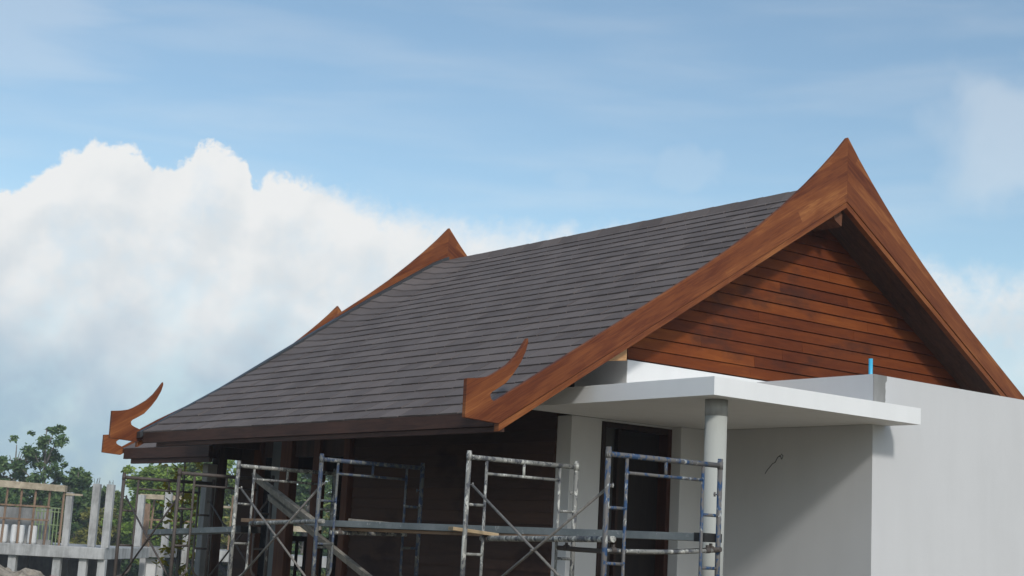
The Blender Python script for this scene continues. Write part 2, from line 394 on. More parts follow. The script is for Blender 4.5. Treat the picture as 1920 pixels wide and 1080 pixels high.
# barge board outline, left half: (distance from ridge, height) in metres of the full-size gable
OUT = [(0, 4.665), (.20, 4.45), (.42, 4.235), (.66, 4.015), (1.0, 3.72), (1.35, 3.445), (1.8, 3.115), (2.3, 2.775), (2.8, 2.455), (3.3, 2.14), (3.9, 1.765), (4.41, 1.441), (4.647, 1.292),
       (4.735, 1.243), (4.768, 1.262), (4.780, 1.296), (4.762, 1.324), (4.707, 1.356), (4.611, 1.419), (4.528, 1.517), (4.456, 1.623), (4.406, 1.728), (4.383, 1.815), (4.389, 1.852),
       (4.443, 1.768), (4.505, 1.680), (4.589, 1.595), (4.696, 1.522), (4.76, 1.482), (4.823, 1.452), (4.931, 1.428), (5.045, 1.415), (5.042, 1.072), (4.67, 1.052)]
REAR = [(u, z-((.12 if u < 4.3 else .080) if 1.85 < u < 4.72 and i < 13 else 0)) for i, (u, z) in enumerate(OUT)]
SMALL = [(4.64+(u-4.64)*.3, 1.44+(z-1.44)*.22) if (i > 14 and z > 1.44 and u < 4.64) else (u, z) for i, (u, z) in enumerate(REAR)]
BASE_M = .617
def barge(name, parent, y0, th, s=1.0, z_eave=None, out=None):
    """one gable's pair of curved boards meeting at the ridge"""
    ze = 1.07 if z_eave is None else z_eave
    f = lambda u, z: (u*s, ze+(z-1.07)*s)
    objs = []
    ca = math.cos(math.atan(BASE_M)); sa = math.sin(math.atan(BASE_M))
    for side in (-1, 1):
        prof = []
        for u, z in (out or OUT): q = f(u, z); prof.append((XR+side*q[0], q[1]))
        q = f(4.67, 1.052); prof[-1] = (XR+side*q[0], q[1])
        q = f(0, 3.93); prof.append((XR, q[1]))
        def uvf(x, z, side=side):
            u = abs(x-XR); zz = z
            along = u*ca-(zz-3.9)*sa; perp = u*sa+(zz-3.9)*ca
            return (along+side*3.3+.35, perp+.02)
        mb = MB(); mb.prism(prof, y0, y0+th, uvf=uvf)
        o = mb.build(name, M['teak'], parent, bevel=.004)
        # moulding below the board
        tp = [f(0, 3.926), f(4.66, 1.051), f(4.66, .985), f(0, 3.862)]
        if s == 1.0:
            m2 = MB(); m2.prism([(XR+side*u, z) for u, z in tp], y0+.012, y0+th+.03, uvf=lambda x, z, side=side: (abs(x-XR)*1.1+side*2, (z+abs(x-XR)*BASE_M)+5.3))
            m2.build('edge_moulding', M['teak'], o)
        objs.append(o)
    return objs

# --- main roof -----------------------------------------------------
ZR = 4.12
roof = tile_slope('main_roof', house, XR, ZR, 4.64, YG+.055, 18.02, 1, 27, seedv=3)
tile_slope('far_roof_slope', house, XR, ZR, 4.64, YG+.055, 18.02, -1, 27, seedv=4)
# decking below the tiles so no light leaks
mb = MB()
for sd in (-1, 1):
    mb.prism([(XR, ZR-.035), (XR+sd*4.60, ZR-.035-4.60*SL), (XR+sd*4.60, ZR-.075-4.60*SL), (XR, ZR-.075)], YG+.06, 18.0)
mb.build('roof_deck', M['soffit'], roof)
# ridge caps: overlapping half-round pieces
mb = MB(); y = YG+.05; i = 0
while y < 18.0:
    e = min(y+.40, 18.02); r0 = .085+.004*(i % 2)
    a = [(XR-.150, ZR-.085), (XR-.085, ZR-.010), (XR-.045, ZR+.040), (XR, ZR+.055), (XR+.045, ZR+.040), (XR+.085, ZR-.010), (XR+.150, ZR-.085)]
    n = len(mb.v)
    for yy, k in ((y, 1.0), (e+.02, .93)):
        for x, z in a: mb.v.append((XR+(x-XR)*k, yy, ZR+(z-ZR)*k+random.uniform(-.002, .002)))
    for q in range(len(a)-1): mb.face([n+q, n+q+1, n+len(a)+q+1, n+len(a)+q])
    mb.face([n+q for q in range(len(a))]); mb.face([n+len(a)+q for q in reversed(range(len(a)))])
    y += .40; i += 1
mb.build('ridge_cap', M['tile'], roof)
# verge flashing along the rear edge
for sd in (-1,):
    VT = ((.05, 4.20), (.256, 4.10), (1.33, 3.413), (2.49, 2.617), (3.57, 1.874), (4.43, 1.333), (4.69, 1.175))
    def vz(u):
        for (ua, za), (ub, zb) in zip(VT, VT[1:]):
            if u <= ub: return za+(zb-za)*(max(u, ua)-ua)/(ub-ua)
        return VT[-1][1]
    p = [(XR-u, z) for u, z in VT]+[(XR-u, z-.075) for u, z in reversed(VT)]
    MB().prism(p, 17.985, 18.09).build('verge_flashing', M['flash'], roof)
    mb = MB(); nc = 27; du = 4.64/nc      # verge tiles kicked up to the flashing
    for c in range(nc):
        ua, ub = c*du-.02, (c+1)*du+.01
        ua = max(ua, .03)
        rows = []
        for u, lp in ((ua, .0), (ub, .02)):
            zr = ZR-SL*u; zt = max(vz(u)-.045, zr+.01)
            rows += [(XR-u, 17.2, zr+.004+lp), (XR-u, 17.66, zr+.35*(zt-zr)+lp), (XR-u, 18.0, zt+lp)]
        n = len(mb.v); mb.v += rows; mb.v += [(x, y, z-.02) for x, y, z in rows]
        for k in range(2):
            mb.face([n+k, n+k+1, n+k+4, n+k+3]); mb.face([n+6+k, n+9+k, n+10+k, n+7+k]); mb.face([n+3+k, n+4+k, n+10+k, n+9+k]); mb.face([n+k, n+6+k, n+7+k, n+k+1])
        mb.face([n, n+3, n+9, n+6]); mb.face([n+2, n+8, n+11, n+5])
    mb.build('verge_tiles', M['tile'], roof)
# fascia at the left eave
mb = B((XE-.012, YG+.10, 1.035), (XE+.03, 17.98, 1.165)); mb.build('eave_fascia', M['fascia'], roof, bevel=.004)
mb = B((XE+.012, YG+.03, .985), (XE+.06, 17.62, 1.033)); mb.build('eave_moulding', M['fascia'], roof, bevel=.004)
B((XR+4.62, YG+.06, 1.035), (XR+4.66, 17.98, 1.165)).build('eave_fascia', M['fascia'], roof)
# soffit boards following the roof slope, boards as grooves in the geometry
def soffit(sd, y0, y1):
    mb = MB(); y = y0
    while y < y1-.01:
        e = min(y+.148, y1)
        mb.prism([(XR, 3.885), (XR+sd*4.56, 3.885-4.56*BASE_M), (XR+sd*4.56, 3.925-4.56*BASE_M), (XR, 3.925)], y, e-.004); y = e
    mb.prism([(XR, 3.93), (XR+sd*4.56, 3.93-4.56*BASE_M), (XR+sd*4.56, 3.945-4.56*BASE_M), (XR, 3.945)], y0, y1)
    return mb.build('soffit', M['soffit'], house)
soffit(-1, YG+.085, 17.98); soffit(1, YG+.085, 17.98)
# small ridge beam end under the apex
MB().prism([(XR-.13, 3.80), (XR-.10, 3.72), (XR+.02, 3.66), (XR+.03, 3.80), (XR, 3.84)], YG+.09, 10.985).build('ridge_beam', M['post'], house, bevel=.003)
for o in barge('barge_board', house, YG, .05): pass
barge('barge_board', house, 18.10, .05, out=REAR)

# --- rear, lower roof ------------------------------------------------
s3 = .76; ZE3 = 1.03
ZR3 = ZE3+(ZR-1.07)*s3
rear = tile_slope('rear_roof', house, XR, ZR3, 4.64*s3, 18.30, 21.14, 1, 20, seedv=9)
tile_slope('rear_far_slope', house, XR, ZR3, 4.64*s3, 18.30, 21.14, -1, 20, seedv=10)
mb = MB()
for sd in (-1, 1):
    mb.prism([(XR, ZR3-.035), (XR+sd*3.49, ZR3-.035-3.49*SL), (XR+sd*3.49, ZR3-.12-3.49*SL), (XR, ZR3-.12)], 18.3, 21.1)
mb.build('roof_deck', M['soffit'], rear)
xe3 = XR-4.64*s3
B((xe3-.02, 18.32, .955), (xe3+.03, 21.08, 1.105)).build('eave_fascia', M['fascia'], rear, bevel=.004)
B((xe3+.0, 18.32, .885), (xe3+.05, 20.85, .953)).build('eave_moulding', M['fascia'], rear, bevel=.004)
barge('rear_barge_board', house, 21.18, .05, s3, ZE3, SMALL)

# --- siding -----------------------------------------------------------
def siding_x(name, y, z0, z1, xlim, m, parent, ex=.123, seedv=5):
    """lapped boards facing -y; xlim(z) gives the (left, right) end at that height"""
    rnd = random.Random(seedv); mb = MB(); z = z0
    while z < z1:
        zt = min(z+ex, z1); a, b2 = xlim(z)
        if b2-a > .05:
            x = a; first = True
            while x < b2-.01:
                ln = rnd.uniform(.9, 3.1) if not first else rnd.uniform(.4, 2.6); first = False
                e = min(x+ln, b2)
                if b2-e < .3: e = b2
                o1 = rnd.uniform(-.0015, .0015)
                # lower edge stands proud, upper edge tucked under the next board
                g_ = .007+rnd.uniform(0, .004)
                mb.hexa([(x, y-.026+o1, z+g_), (e-.002, y-.026+o1, z+g_), (e-.002, y+.02, z+g_), (x, y+.02, z+g_),
                         (x, y-.010, zt+.003), (e-.002, y-.010, zt+.003), (e-.002, y+.02, zt+.003), (x, y+.02, zt+.003)])
                x = e
        z += ex
    return mb.build(name, m, parent)
def gl(z):
    u = max(0, (3.92-z)/BASE_M); u = min(u, 2.73); return (XR-u, XR+u)
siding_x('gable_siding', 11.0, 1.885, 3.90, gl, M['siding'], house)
u0 = (3.9-1.885)/BASE_M
MB().prism([(XR-2.715, 1.89), (XR+2.715, 1.89), (XR+2.715, 3.90-2.715*BASE_M), (XR, 3.90), (XR-2.715, 3.90-2.715*BASE_M)], 11.022, 11.1).build('gable_backing', M['soffit'], house)
# pale bracket board hanging below the rake
MB().prism([(9.26, 1.762), (9.60, 1.805), (9.60, 1.965)], 10.60, 10.64).build('rake_bracket', M['palewood'], house, bevel=.002)

def siding_y(name, x, y0, y1, z0, z1, m, parent, ex=.123, seedv=6):
    rnd = random.Random(seedv); mb = MB(); z = z0
    while z < z1:
        zt = min(z+ex, z1); y = y0
        while y < y1-.01:
            e = min(y+rnd.uniform(1.2, 3.0), y1)
            if y1-e < .4: e = y1
            mb.hexa([(x-.024, y, z), (x-.024, e-.002, z), (x+.02, e-.002, z), (x+.02, y, z),
                     (x-.006, y, zt+.004), (x-.006, e-.002, zt+.004), (x+.02, e-.002, zt+.004), (x+.02, y, zt+.004)])
            y = e
        z += ex
    return mb.build(name, m, parent)
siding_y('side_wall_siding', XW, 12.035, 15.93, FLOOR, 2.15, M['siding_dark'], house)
B((XW+.022, 12.04, FLOOR), (XW+.15, 15.92, 2.15)).build('side_wall', M['postdark'], house)
# body of the house behind (closed room, keeps the porch dark)
B((XW+.15, 15.80, FLOOR), (15.2, 15.92, 2.2)).build('room_wall', M['siding_dark'], house)
B((15.2, 12.0, FLOOR), (15.38, 20.9, 2.15)).build('far_wall', M['wall'], house)
# porch: posts on the wall line
for y0, y1, dm in ((15.99, 16.13, .06), (16.72, 16.87, .06), (17.44, 17.72, .06), (18.28, 18.46, .06)):
    B((XW-.06, y0, FLOOR), (XW+dm, y1, 1.35)).build('porch_post', M['post'], house, bevel=.006)
B((XW-.03, 17.705, FLOOR), (XW+.05, 18.0, 1.35)).build('folding_door', M['alu'], house, bevel=.004)
B((XW+.02, 18.0, FLOOR), (XW+.06, 18.255, 1.35)).build('dark_pane', M['glass'], house)
siding_y('rear_wall_siding', XW+.03, 18.465, 19.02, FLOOR, 1.6, M['siding_dark'], house, seedv=8)
B((XW+.052, 18.47, FLOOR), (XW+.17, 19.02, 1.5)).build('rear_wall', M['postdark'], house)
B((9.42, 18.93, .97), (XW+.2, 19.03, 1.75)).build('porch_tie_beam', M['postdark'], house)
B((9.30, 18.32, 1.10), (XW+.6, 18.42, 1.45)).build('eave_closer', M['postdark'], house)
# inner dark partition and header of the porch
siding_x('porch_partition', 18.05, FLOOR, 2.2, lambda z: (11.02, 11.36), M['siding_dark'], house, seedv=12)
B((11.02, 18.075, FLOOR), (11.36, 18.2, 2.2)).build('porch_partition_wall', M['postdark'], house)
B((10.2, 18.06, .86), (15.2, 18.2, 2.2)).build('porch_header', M['postdark'], house)
B((XW+.0, 15.93, 1.0), (XW+.14, 19.0, 1.34)).build('porch_beam', M['postdark'], house)
# porch rail with balusters
rl = B((10.3, 18.10, -.10), (15.1, 18.16, -.03)); ro = rl.build('porch_railing', M['postdark'], house)
mb = MB(); x = 10.34
while x < 15.0: mb.box((x, 18.115, FLOOR), (x+.035, 18.145, -.101)); x += .13
mb.build('balusters', M['postdark'], ro)
B((9.3, 12.0, FLOOR-.35), (15.3, 21.0, FLOOR-.002)).build('floor_slab', M['conc'], house)
# tall porch corner post: grey concrete face and dark timber face
B((9.42, 18.86, FLOOR-.4), (9.57, 19.02, .885)).build('corner_post', M['block'], house, bevel=.01)
B((9.572, 18.84, FLOOR-.4), (9.70, 19.04, 1.2)).build('corner_post_timber', M['postdark'], house, bevel=.006)

# --- white entrance part ------------------------------------------------
# beam carrying the gable
B((XW, 10.985, 1.522), (15.42, 11.79, 1.883)).build('gable_beam', M['white'], house, bevel=.006)
# entry walls
B((XW, 11.80, FLOOR), (10.375, 12.03, 1.357)).build('entry_wall', M['soffit_white'], house, bevel=.004)
B((10.375, 11.803, 1.335), (11.39, 12.03, 1.357)).build('entry_lintel', M['soffit_white'], house)
B((11.39, 11.65, FLOOR), (11.829, 12.03, 1.357)).build('entry_pilaster', M['soffit_white'], house, bevel=.004)
# canopy slab
canopy = B((9.18, 9.01, 1.36), (12.03, 9.428, 1.52)).box((9.18, 9.4281, 1.36), (11.827, 11.80, 1.52)).build('entry_canopy', M['white'], house)
# door
dx0, dx1, dt = 10.377, 11.388, 1.333
door = MB().box((dx0, 11.79, FLOOR), (dx0+.055, 11.99, dt)).box((dx0+.055, 11.79, dt-.06), (dx1-.06, 11.99, dt)).build('door_frame', M['frame'], house, bevel=.004)
B((dx1-.06, 11.79, FLOOR), (dx1, 11.99, dt-.0)).build('door_jamb', M['jamb'], door, bevel=.003)
B((dx0+.235, 11.80, FLOOR), (dx0+.27, 11.985, dt-.06)).build('mullion', M['frame'], door)
B((dx0+.055, 11.86, FLOOR), (dx0+.235, 11.90, dt-.06)).build('side_light', M['alu_dark'], door)
B((dx0+.27, 11.93, FLOOR), (dx1-.06, 11.975, dt-.06)).build('doorway_dark_panel', M['leaf'], door)  # dark panel standing in for the black opening and unlit room
# column
mb = MB().tube([(9.50, 9.29, FLOOR-.5), (9.50, 9.29, 1.215)], .098, 28)
co_ = mb.build('canopy_column', M['columnp'], house, smooth=True)
MB().tube([(9.50, 9.29, 1.216), (9.50, 9.29, 1.358)], .101, 28).build('bare_column_head', M['headcem'], co_, smooth=True)

# --- right block ----------------------------------------------------------
PX = 11.83; PY = 9.43; PT = 1.858
blk = MB().box((PX, PY, FLOOR-.4), (19.5, PY+.15, PT)).box((PX, PY+.1501, FLOOR-.4), (PX+.15, 11.99, 1.358)).box((PX, PY+.1501, 1.521), (PX+.15, 10.983, PT-.0))
right = blk.build('right_block_wall', M['wall'], house)
B((19.35, PY+.151, FLOOR-.4), (19.5, 20, PT)).build('right_block_end_wall', M['wall'], house)
B((PX+.151, PY+.151, 1.45), (19.34, 20, 1.55)).build('flat_roof', M['conc'], house)
# unpainted cement strip on the parapet corner, with a ragged edge
n = 14; pr = [(PX-.001, 1.521)]
pr += [(PX+.185+random.uniform(-.007, .007)+(.022 if i >= n-2 else 0), 1.521+(PT-1.521)*i/n) for i in range(n+1)] + [(PX-.001, PT+.001)]
MB().prism(pr, PY-.004, PY-.0005).build('bare_cement_patch', M['cement'], right)
# crack and small hole in the side wall
cr = [(PX-.001, 10.62, 1.07), (PX-.001, 10.66, 1.05), (PX-.001, 10.69, 1.0), (PX-.001, 10.73, .985), (PX-.001, 10.76, .955), (PX-.001, 10.80, .92), (PX-.001, 10.83, .88)]
MB().tube(cr, .0035, 5).tube([(PX-.001, 10.63, 1.07), (PX-.001, 10.60, 1.03), (PX-.001, 10.585, 1.065), (PX-.001, 10.61, 1.085)], .004, 5).build('wall_crack', M['black'], right)
bp = MB().tube([(11.875, 9.50, 1.6), (11.875, 9.50, 2.02)], .021, 16).build('upright_pipe', M['bluepipe'], None, smooth=True)
tag(bp, 'short bright blue plastic pipe sticking up behind the parapet corner', 'pipe')

# ================================================================== SCAFFOLD
FW_, FHT = 1.219, 1.70
def frame(parent, y, ztop, m, x0, name='scaffold_frame', lean=0.0):
    zb = ztop-FHT; x1 = x0+FW_; R1, R2 = .0215, .0135; off = .195
    ox = lambda z: lean*(z-ztop)
    P = lambda x, z: (x+ox(z), y, z)
    mb = MB()
    mb.tube([P(x0, zb), P(x0, ztop+.02)], R1, 14).tube([P(x1, zb), P(x1, ztop+.02)], R1, 14)
    mb.tube([P(x0+.02, ztop-.035), P(x1-.02, ztop-.035)], R1, 14)
    for sx, xo in ((1, x0), (-1, x1)):
        xi = xo+sx*off
        jb = ztop-1.24
        pts = [P(xi, ztop-.055), P(xi, jb+.14)] + [P(xo+sx*(off*math.cos(a)*1.0), jb+.14-.14*math.sin(a)) for a in [R(d) for d in (15, 30, 45, 60, 75)]] + [P(xo+sx*.015, jb-.005)]
        mb.tube(pts, R2, 10)
        mb.tube([P(xo, ztop-.44), P(xi, ztop-.44)], R2, 10)
        mb.tube([P(xo, ztop-.86), P(xi, ztop-.86)], R2, 10)
        # brace pins
        for zz in (.27, 1.32):
            mb.tube([P(xo+sx*.015, ztop-zz), P(xo+sx*.065, ztop-zz)], .006, 8).tube([P(xo+sx*.055, ztop-zz-.018), P(xo+sx*.055, ztop-zz+.018)], .008, 8)
    mb.tube([P(x0+off, ztop-.165), P(x1-off, ztop-.165)], R2, 10)
    mb.tube([P((x0+x1)/2, ztop-.05), P((x0+x1)/2, ztop-.165)], R2, 10)
    # weld collars
    for xx in (x0, x1): mb.tube([P(xx, ztop-.065), P(xx, ztop-.005)], R1*1.12, 14)
    o = mb.build(name, m, parent, smooth=True)
    for xx in (x0, x1):
        jk = MB(); jk.tube([(xx+ox(zb), y, -1.5), (xx+ox(zb), y, zb+.3)], .017, 10).box((xx+ox(zb)-.07, y-.07, -1.512), (xx+ox(zb)+.07, y+.07, -1.5))
        jk.build('base_jack', M['tube_rust'], o)
    return o
def brace(parent, a, b, c, d, m):
    mb = MB().tube([a, b], .0115, 8).tube([c, d], .0115, 8)
    mid = (Vector(a)+Vector(b))/2; mb.tube([mid-Vector((.03, 0, 0)), mid+Vector((.03, 0, 0))], .008, 8)
    return mb.build('cross_brace', m, parent, smooth=True)
def tower(label, ya, yb, xa, xb, za, zb, ma, mb_, mbr, inner=True):
    t = tag(empty('scaffold_tower', (0, 0, 0)), label, 'scaffold', 'steel frame scaffold towers along the side of the house')
    frame(t, ya, za, ma, xa); frame(t, yb, zb, mb_, xb)
    for k, on in ((0.0, True), (FW_, inner)):
        if on:
            s = .035 if k == 0 else -.035
            brace(t, (xa+k+s, ya, za-.27), (xb+k+s, yb, zb-1.32), (xa+k+s+.012, ya, za-1.32), (xb+k+s+.012, yb, zb-.27), mbr)
    return t
tower('front scaffold tower of one chipped blue frame and one cement-splashed frame beside the round column', 8.60, 10.43, 7.64, 7.665, .762, .765, M['tube_blue'], M['tube_white'], M['brace'], False)
tower('middle scaffold tower of blue-grey frames in front of the dark boarded wall', 12.90, 14.63, 7.67, 7.67, .775, .725, M['tube_mixed'], M['tube_white'], M['brace'], False)
tower('rear scaffold tower of dull rusty frames in front of the trees', 16.06, 17.60, 7.67, 7.67, .655, .61, M['tube_rust'], M['tube_rust'], M['brace_dark'], True)

def loose(name, label, cat, a, b, r, m, sag=0, group=None):
    a = Vector(a); b = Vector(b); pts = []
    for i in range(9):
        t = i/8; p = a.lerp(b, t); p.z -= sag*4*t*(1-t); pts.append(p)
    o = MB().tube(pts, r, 12).build(name, m, None, smooth=True)
    d = (b-a).normalized()
    for e in (a+d*.10, b-d*.10):
        c = MB().tube([e-d*.022, e+d*.022], r+.006, 12).box((e.x-.010, e.y-.010, e.z+r+.003), (e.x+.010, e.y+.010, e.z+r+.026)).build('pipe_clamp', M['tube_rust'], o)
    return tag(o, label, cat, group)
G = 'loose pipes laid across the scaffold frames'
loose('scaffold_pipe', 'pale cement-coated pipe running from the white frame to the left blue post', 'pipe', (7.90, 10.50, .045), (7.70, 8.57, .085), .024, M['tube_white'], .0, G)
loose('scaffold_pipe', 'dirty brown pipe under the walkboard crossing in front of the door', 'pipe', (8.60, 10.30, .0), (8.84, 8.55, .055), .021, M['tube_rust'], .03, G)
loose('scaffold_pipe', 'pale pipe between the two posts of the middle scaffold tower', 'pipe', (7.80, 14.50, .085), (7.68, 12.80, .135), .022, M['tube_white'], .0, G)
loose('scaffold_pipe', 'speckled pipe under the walkboard behind the middle tower', 'pipe', (7.85, 12.93, .03), (8.72, 12.88, .05), .020, M['tube_white'], .0, G)
loose('scaffold_pipe', 'grey speckled cross pipe low on the front blue frame under the walkboard end', 'pipe', (7.66, 8.64, -.0), (8.86, 8.62, .045), .017, M['tube_white'], .012, G)

def plank(name, label, a, b, w, th, m, group=None, wv=None, capm=None, cat='plank'):
    """board from a to b (end centres of the top face)"""
    a = Vector(a); b = Vector(b); d = (b-a).normalized()
    wv = Vector(wv).normalized() if wv else d.cross(Vector((0, 0, 1))).normalized()
    wv = (wv-d*wv.dot(d)).normalized(); nz = wv.cross(d).normalized()
    if nz.z < 0: nz = -nz
    h = wv*w/2; t = nz*th
    mb = MB().hexa([a-h-t, a+h-t, b+h-t, b-h-t, a-h, a+h, b+h, b-h])
    o = mb.build(name, m, None, bevel=.003); tag(o, label, cat, group)
    if capm:
        e = d*.10; g_ = wv*.004; k = nz*.004; h2 = h+g_
        MB().hexa([a-h2-t-k-d*.002, a+h2-t-k-d*.002, a+h2-t-k+e, a-h2-t-k+e, a-h2+k-d*.002, a+h2+k-d*.002, a+h2+k+e, a-h2+k+e]).build('end_cap', capm, o)
    return o
GP = 'planks laid on the scaffold'
plank('walkboard', 'long grey steel walkboard with a black end in front of the door', (8.82, 8.62, .175), (7.98, 13.50, .150), .24, .062, M['walkboard'], GP, capm=M['black'], cat='walkboard')
plank('walkboard', 'short grey steel walkboard on the rusty rear scaffold tower', (8.02, 14.90, .050), (7.98, 17.20, -.045), .24, .062, M['walkboard'], GP, capm=M['black'], cat='walkboard')
plank('wooden_plank', 'reddish wooden board lying under the long steel walkboard', (8.55, 10.0, .105), (8.10, 13.2, .085), .20, .03, M['prop'], GP)
plank('wooden_plank', 'pale raw wooden board end sticking out beside the white scaffold post', (7.60, 10.55, .130), (7.98, 10.40, .095), .18, .03, M['plyedge'], GP)
plank('wooden_plank', 'weathered flat board tilted up behind the middle scaffold tower', (8.35, 13.20, .165), (8.65, 12.05, .125), .34, .022, M['oldplank'], GP, wv=(1, .25, -.10))
plank('wooden_plank', 'brown board laid between the posts of the middle scaffold tower', (7.95, 14.80, .135), (7.95, 13.6, .14), .22, .04, M['prop'], GP)
GD = 'weathered boards leaning diagonally through the scaffold'
plank('leaning_board', 'upper thick weathered board leaning diagonally in the middle scaffold tower', (8.6, 15.95, .655), (8.35, 13.95, .095), .085, .05, M['oldplank'], GD, wv=(-.25, .15, .9))
plank('leaning_board', 'lower weathered board leaning down to the right below the walkboard', (8.6, 15.55, .41), (8.5, 12.6, -.60), .075, .04, M['oldplank'], GD, wv=(-.25, .15, .9))

# ================================================================== BACKGROUND
def bgo(name, D, u, label, cat, group=None):
    p = FH*D+RH*u
    o = empty(name, (p.x, p.y, 0), YAW-math.pi/2)   # local x = across the view, local y = away
    return tag(o, label, cat, group)
GB = 'unfinished concrete buildings beyond the house'
GZ = -4.35
# building at the far left
k = 1.4
b1 = bgo('unfinished_building', 70, -18.2, 'unfinished concrete frame building at the far left with timber formwork roof edge', 'building', GB)
sh = 18.2
def q(u): return u*k+sh
B((q(-19.5), 0, -1.65), (q(-12.92), 9, -1.12)).build('floor_slab', M['conc'], b1, bevel=.03)
B((q(-19.5), .8, -1.12), (q(-14.9), 1.2, -.90)).build('block_kerb', M['block'], b1)
for u, y, zt, wd in ((-14.35, .4, 1.34, .30), (-13.63, 1.2, 1.82, .34), (-13.0, .3, 1.80, .34)):
    B((q(u)-wd/2, y, -1.12), (q(u)+wd/2, y+wd, zt)).build('column', M['conc'], b1, bevel=.015)
    mb = MB()
    for i in range(5): xx = q(u)+(-.11+.055*i); mb.tube([(xx, y+.1, zt), (xx+random.uniform(-.08, .08), y+.1+random.uniform(-.05, .05), zt+random.uniform(.12, .3))], .010, 5)
    mb.build('rebar', M['tube_rust'], b1)
for u in (-17.4, -15.98, -14.51, -13.65, -13.03):
    B((q(u)-.18, .2, GZ-.3), (q(u)+.18, .56, -1.65)).build('lower_column', M['conc'], b1, bevel=.015)
for u in (-18, -16.6, -15.2, -14.0): B((q(u)-.15, 5, GZ-.3), (q(u)+.15, 5.3, -1.65)).build('inner_column', M['conc_shade'], b1)
B((q(-19.5), 8.6, GZ-.3), (q(-13.9), 8.8, -1.65)).build('rear_wall', M['conc_shade'], b1)  # back wall coloured dark to stand in for shade in the openings
B((q(-14.62)-.07, .18, -2.65), (q(-14.40)-.0, .198, -2.50)).build('red_mark', M['red'], b1)
mb = MB().hexa([(q(-19.5), .1, 1.52), (q(-14.45), .1, 1.34), (q(-14.45), .5, 1.34), (q(-19.5), .5, 1.52), (q(-19.5), .1, 1.86), (q(-14.45), .1, 1.64), (q(-14.45), .5, 1.64), (q(-19.5), .5, 1.86)])
mb.build('formwork_beam', M['formwood'], b1, bevel=.01)
B((q(-14.45), .35, 1.20), (q(-13.9), .45, 1.29)).build('formwork_board', M['formwood'], b1)
for i in range(11):
    u = -19.2+.47*i; lean = random.uniform(-.06, .06)
    MB().tube([(q(u)+lean, .3, -1.12), (q(u), .3, 1.42)], .055, 6).build('timber_prop', M['prop'], b1)
mb = MB()
for z in (.62, .0): mb.box((q(-19.4), .20, z-.04), (q(-14.9), .25, z+.04))
mb.build('timber_rail', M['prop'], b1)
mb = MB()
for i in range(9): mb.tube([(q(-15.5)+i*.17, 1.0, -1.12), (q(-15.5)+i*.17, 1.0, .60)], .025, 6)
mb.tube([(q(-15.5)-.05, 1.0, .60), (q(-14.4), 1.0, .56)], .035, 6).tube([(q(-15.5)-.05, 1.0, .42), (q(-14.4), 1.0, .40)], .03, 6).tube([(q(-15.5)-.05, 1.0, -.2), (q(-14.4), 1.0, -.2)], .025, 6)
mb.build('green_rack', M['greenp'], b1)
B((q(-19.4), 3.0, -1.12), (q(-15.4), 3.1, .55)).build('grey_panel', M['block'], b1)
sacks = ['white upright sack, leftmost on the far left slab', 'white upright sack second from the left on the slab', 'white upright sack third from the left on the slab', 'white upright sack nearest the green rack on the slab']
for (a, b_), lb in zip(((-16.62, -16.30), (-16.18, -15.98), (-15.93, -15.75), (-15.62, -15.33)), sacks):
    p = FH*70.6+RH*(a*k+(b_-a)*k/2)
    wd = (b_-a)*k/2; mb = MB(); n = 8
    rings = [(wd*.9, -1.118), (wd*1.02, -1.0), (wd, -.6), (wd*.95, -.34), (wd*.8, -.28)]
    for i, (rr, z) in enumerate(rings):
        for j in range(n): t_ = 2*math.pi*j/n; mb.v.append((rr*math.copysign(abs(math.cos(t_))**.6, math.cos(t_)), .22*math.copysign(abs(math.sin(t_))**.6, math.sin(t_)), z+random.uniform(-.02, .02)))
    for i in range(len(rings)-1):
        for j in range(n): mb.face([i*n+j, i*n+(j+1) % n, (i+1)*n+(j+1) % n, (i+1)*n+j])
    mb.face(list(range(n))[::-1]); mb.face([(len(rings)-1)*n+j for j in range(n)])
    o = mb.build('sack', M['sack'], None, smooth=True, loc=(p.x, p.y, 0)); o.rotation_euler = (0, 0, YAW-math.pi/2)
    tag(o, lb, 'sack', 'white sacks on the concrete slab')
# middle building
k2 = 80/60
b2 = bgo('unfinished_building', 80, -18.3, 'small concrete frame with two white columns and a pale beam seen behind the rusty scaffold', 'building', GB)
def q2(u): return u*k2+18.3
B((q2(-14.9), 0, -1.62), (q2(-13.17), 6, -1.10)).build('floor_slab', M['block'], b2, bevel=.02)
for u, zt in ((-14.27, 1.60), (-13.2, 1.90)):
    B((q2(u)-.17, 0.02, -1.10), (q2(u)+.17, .36, zt)).build('column', M['conc'], b2, bevel=.012)
B((q2(-14.8)-.1, 3, -1.10), (q2(-14.8)+.2, 3.3, 1.25)).build('rear_column', M['conc'], b2)
B((q2(-14.65)-.1, 3, -1.10), (q2(-14.65)+.35, 3.1, 1.2)).build('brick_panel', M['prop'], b2)
B((q2(-14.4), .40, 1.40), (q2(-12.6), .70, 1.66)).build('formwork_beam', M['formwood'], b2, bevel=.01)
for u, l in ((-13.9, .1), (-13.45, -.06)): MB().tube([(q2(u)-l, 1, -1.1), (q2(u), 1, 1.4)], .06, 6).build('timber_prop', M['prop'], b2)
B((q2(-14.4), 1.1, .28), (q2(-12.3), 1.16, .38)).build('timber_rail', M['prop'], b2)
for u in (-14.0, -13.3): B((q2(u)-.15, .1, GZ-.3), (q2(u)+.15, .4, -1.62)).build('lower_column', M['conc'], b2)
B((q2(-13.9), .5, GZ-.3), (q2(-13.35), .6, -1.7)).build('white_panel', M['sack'], b2)
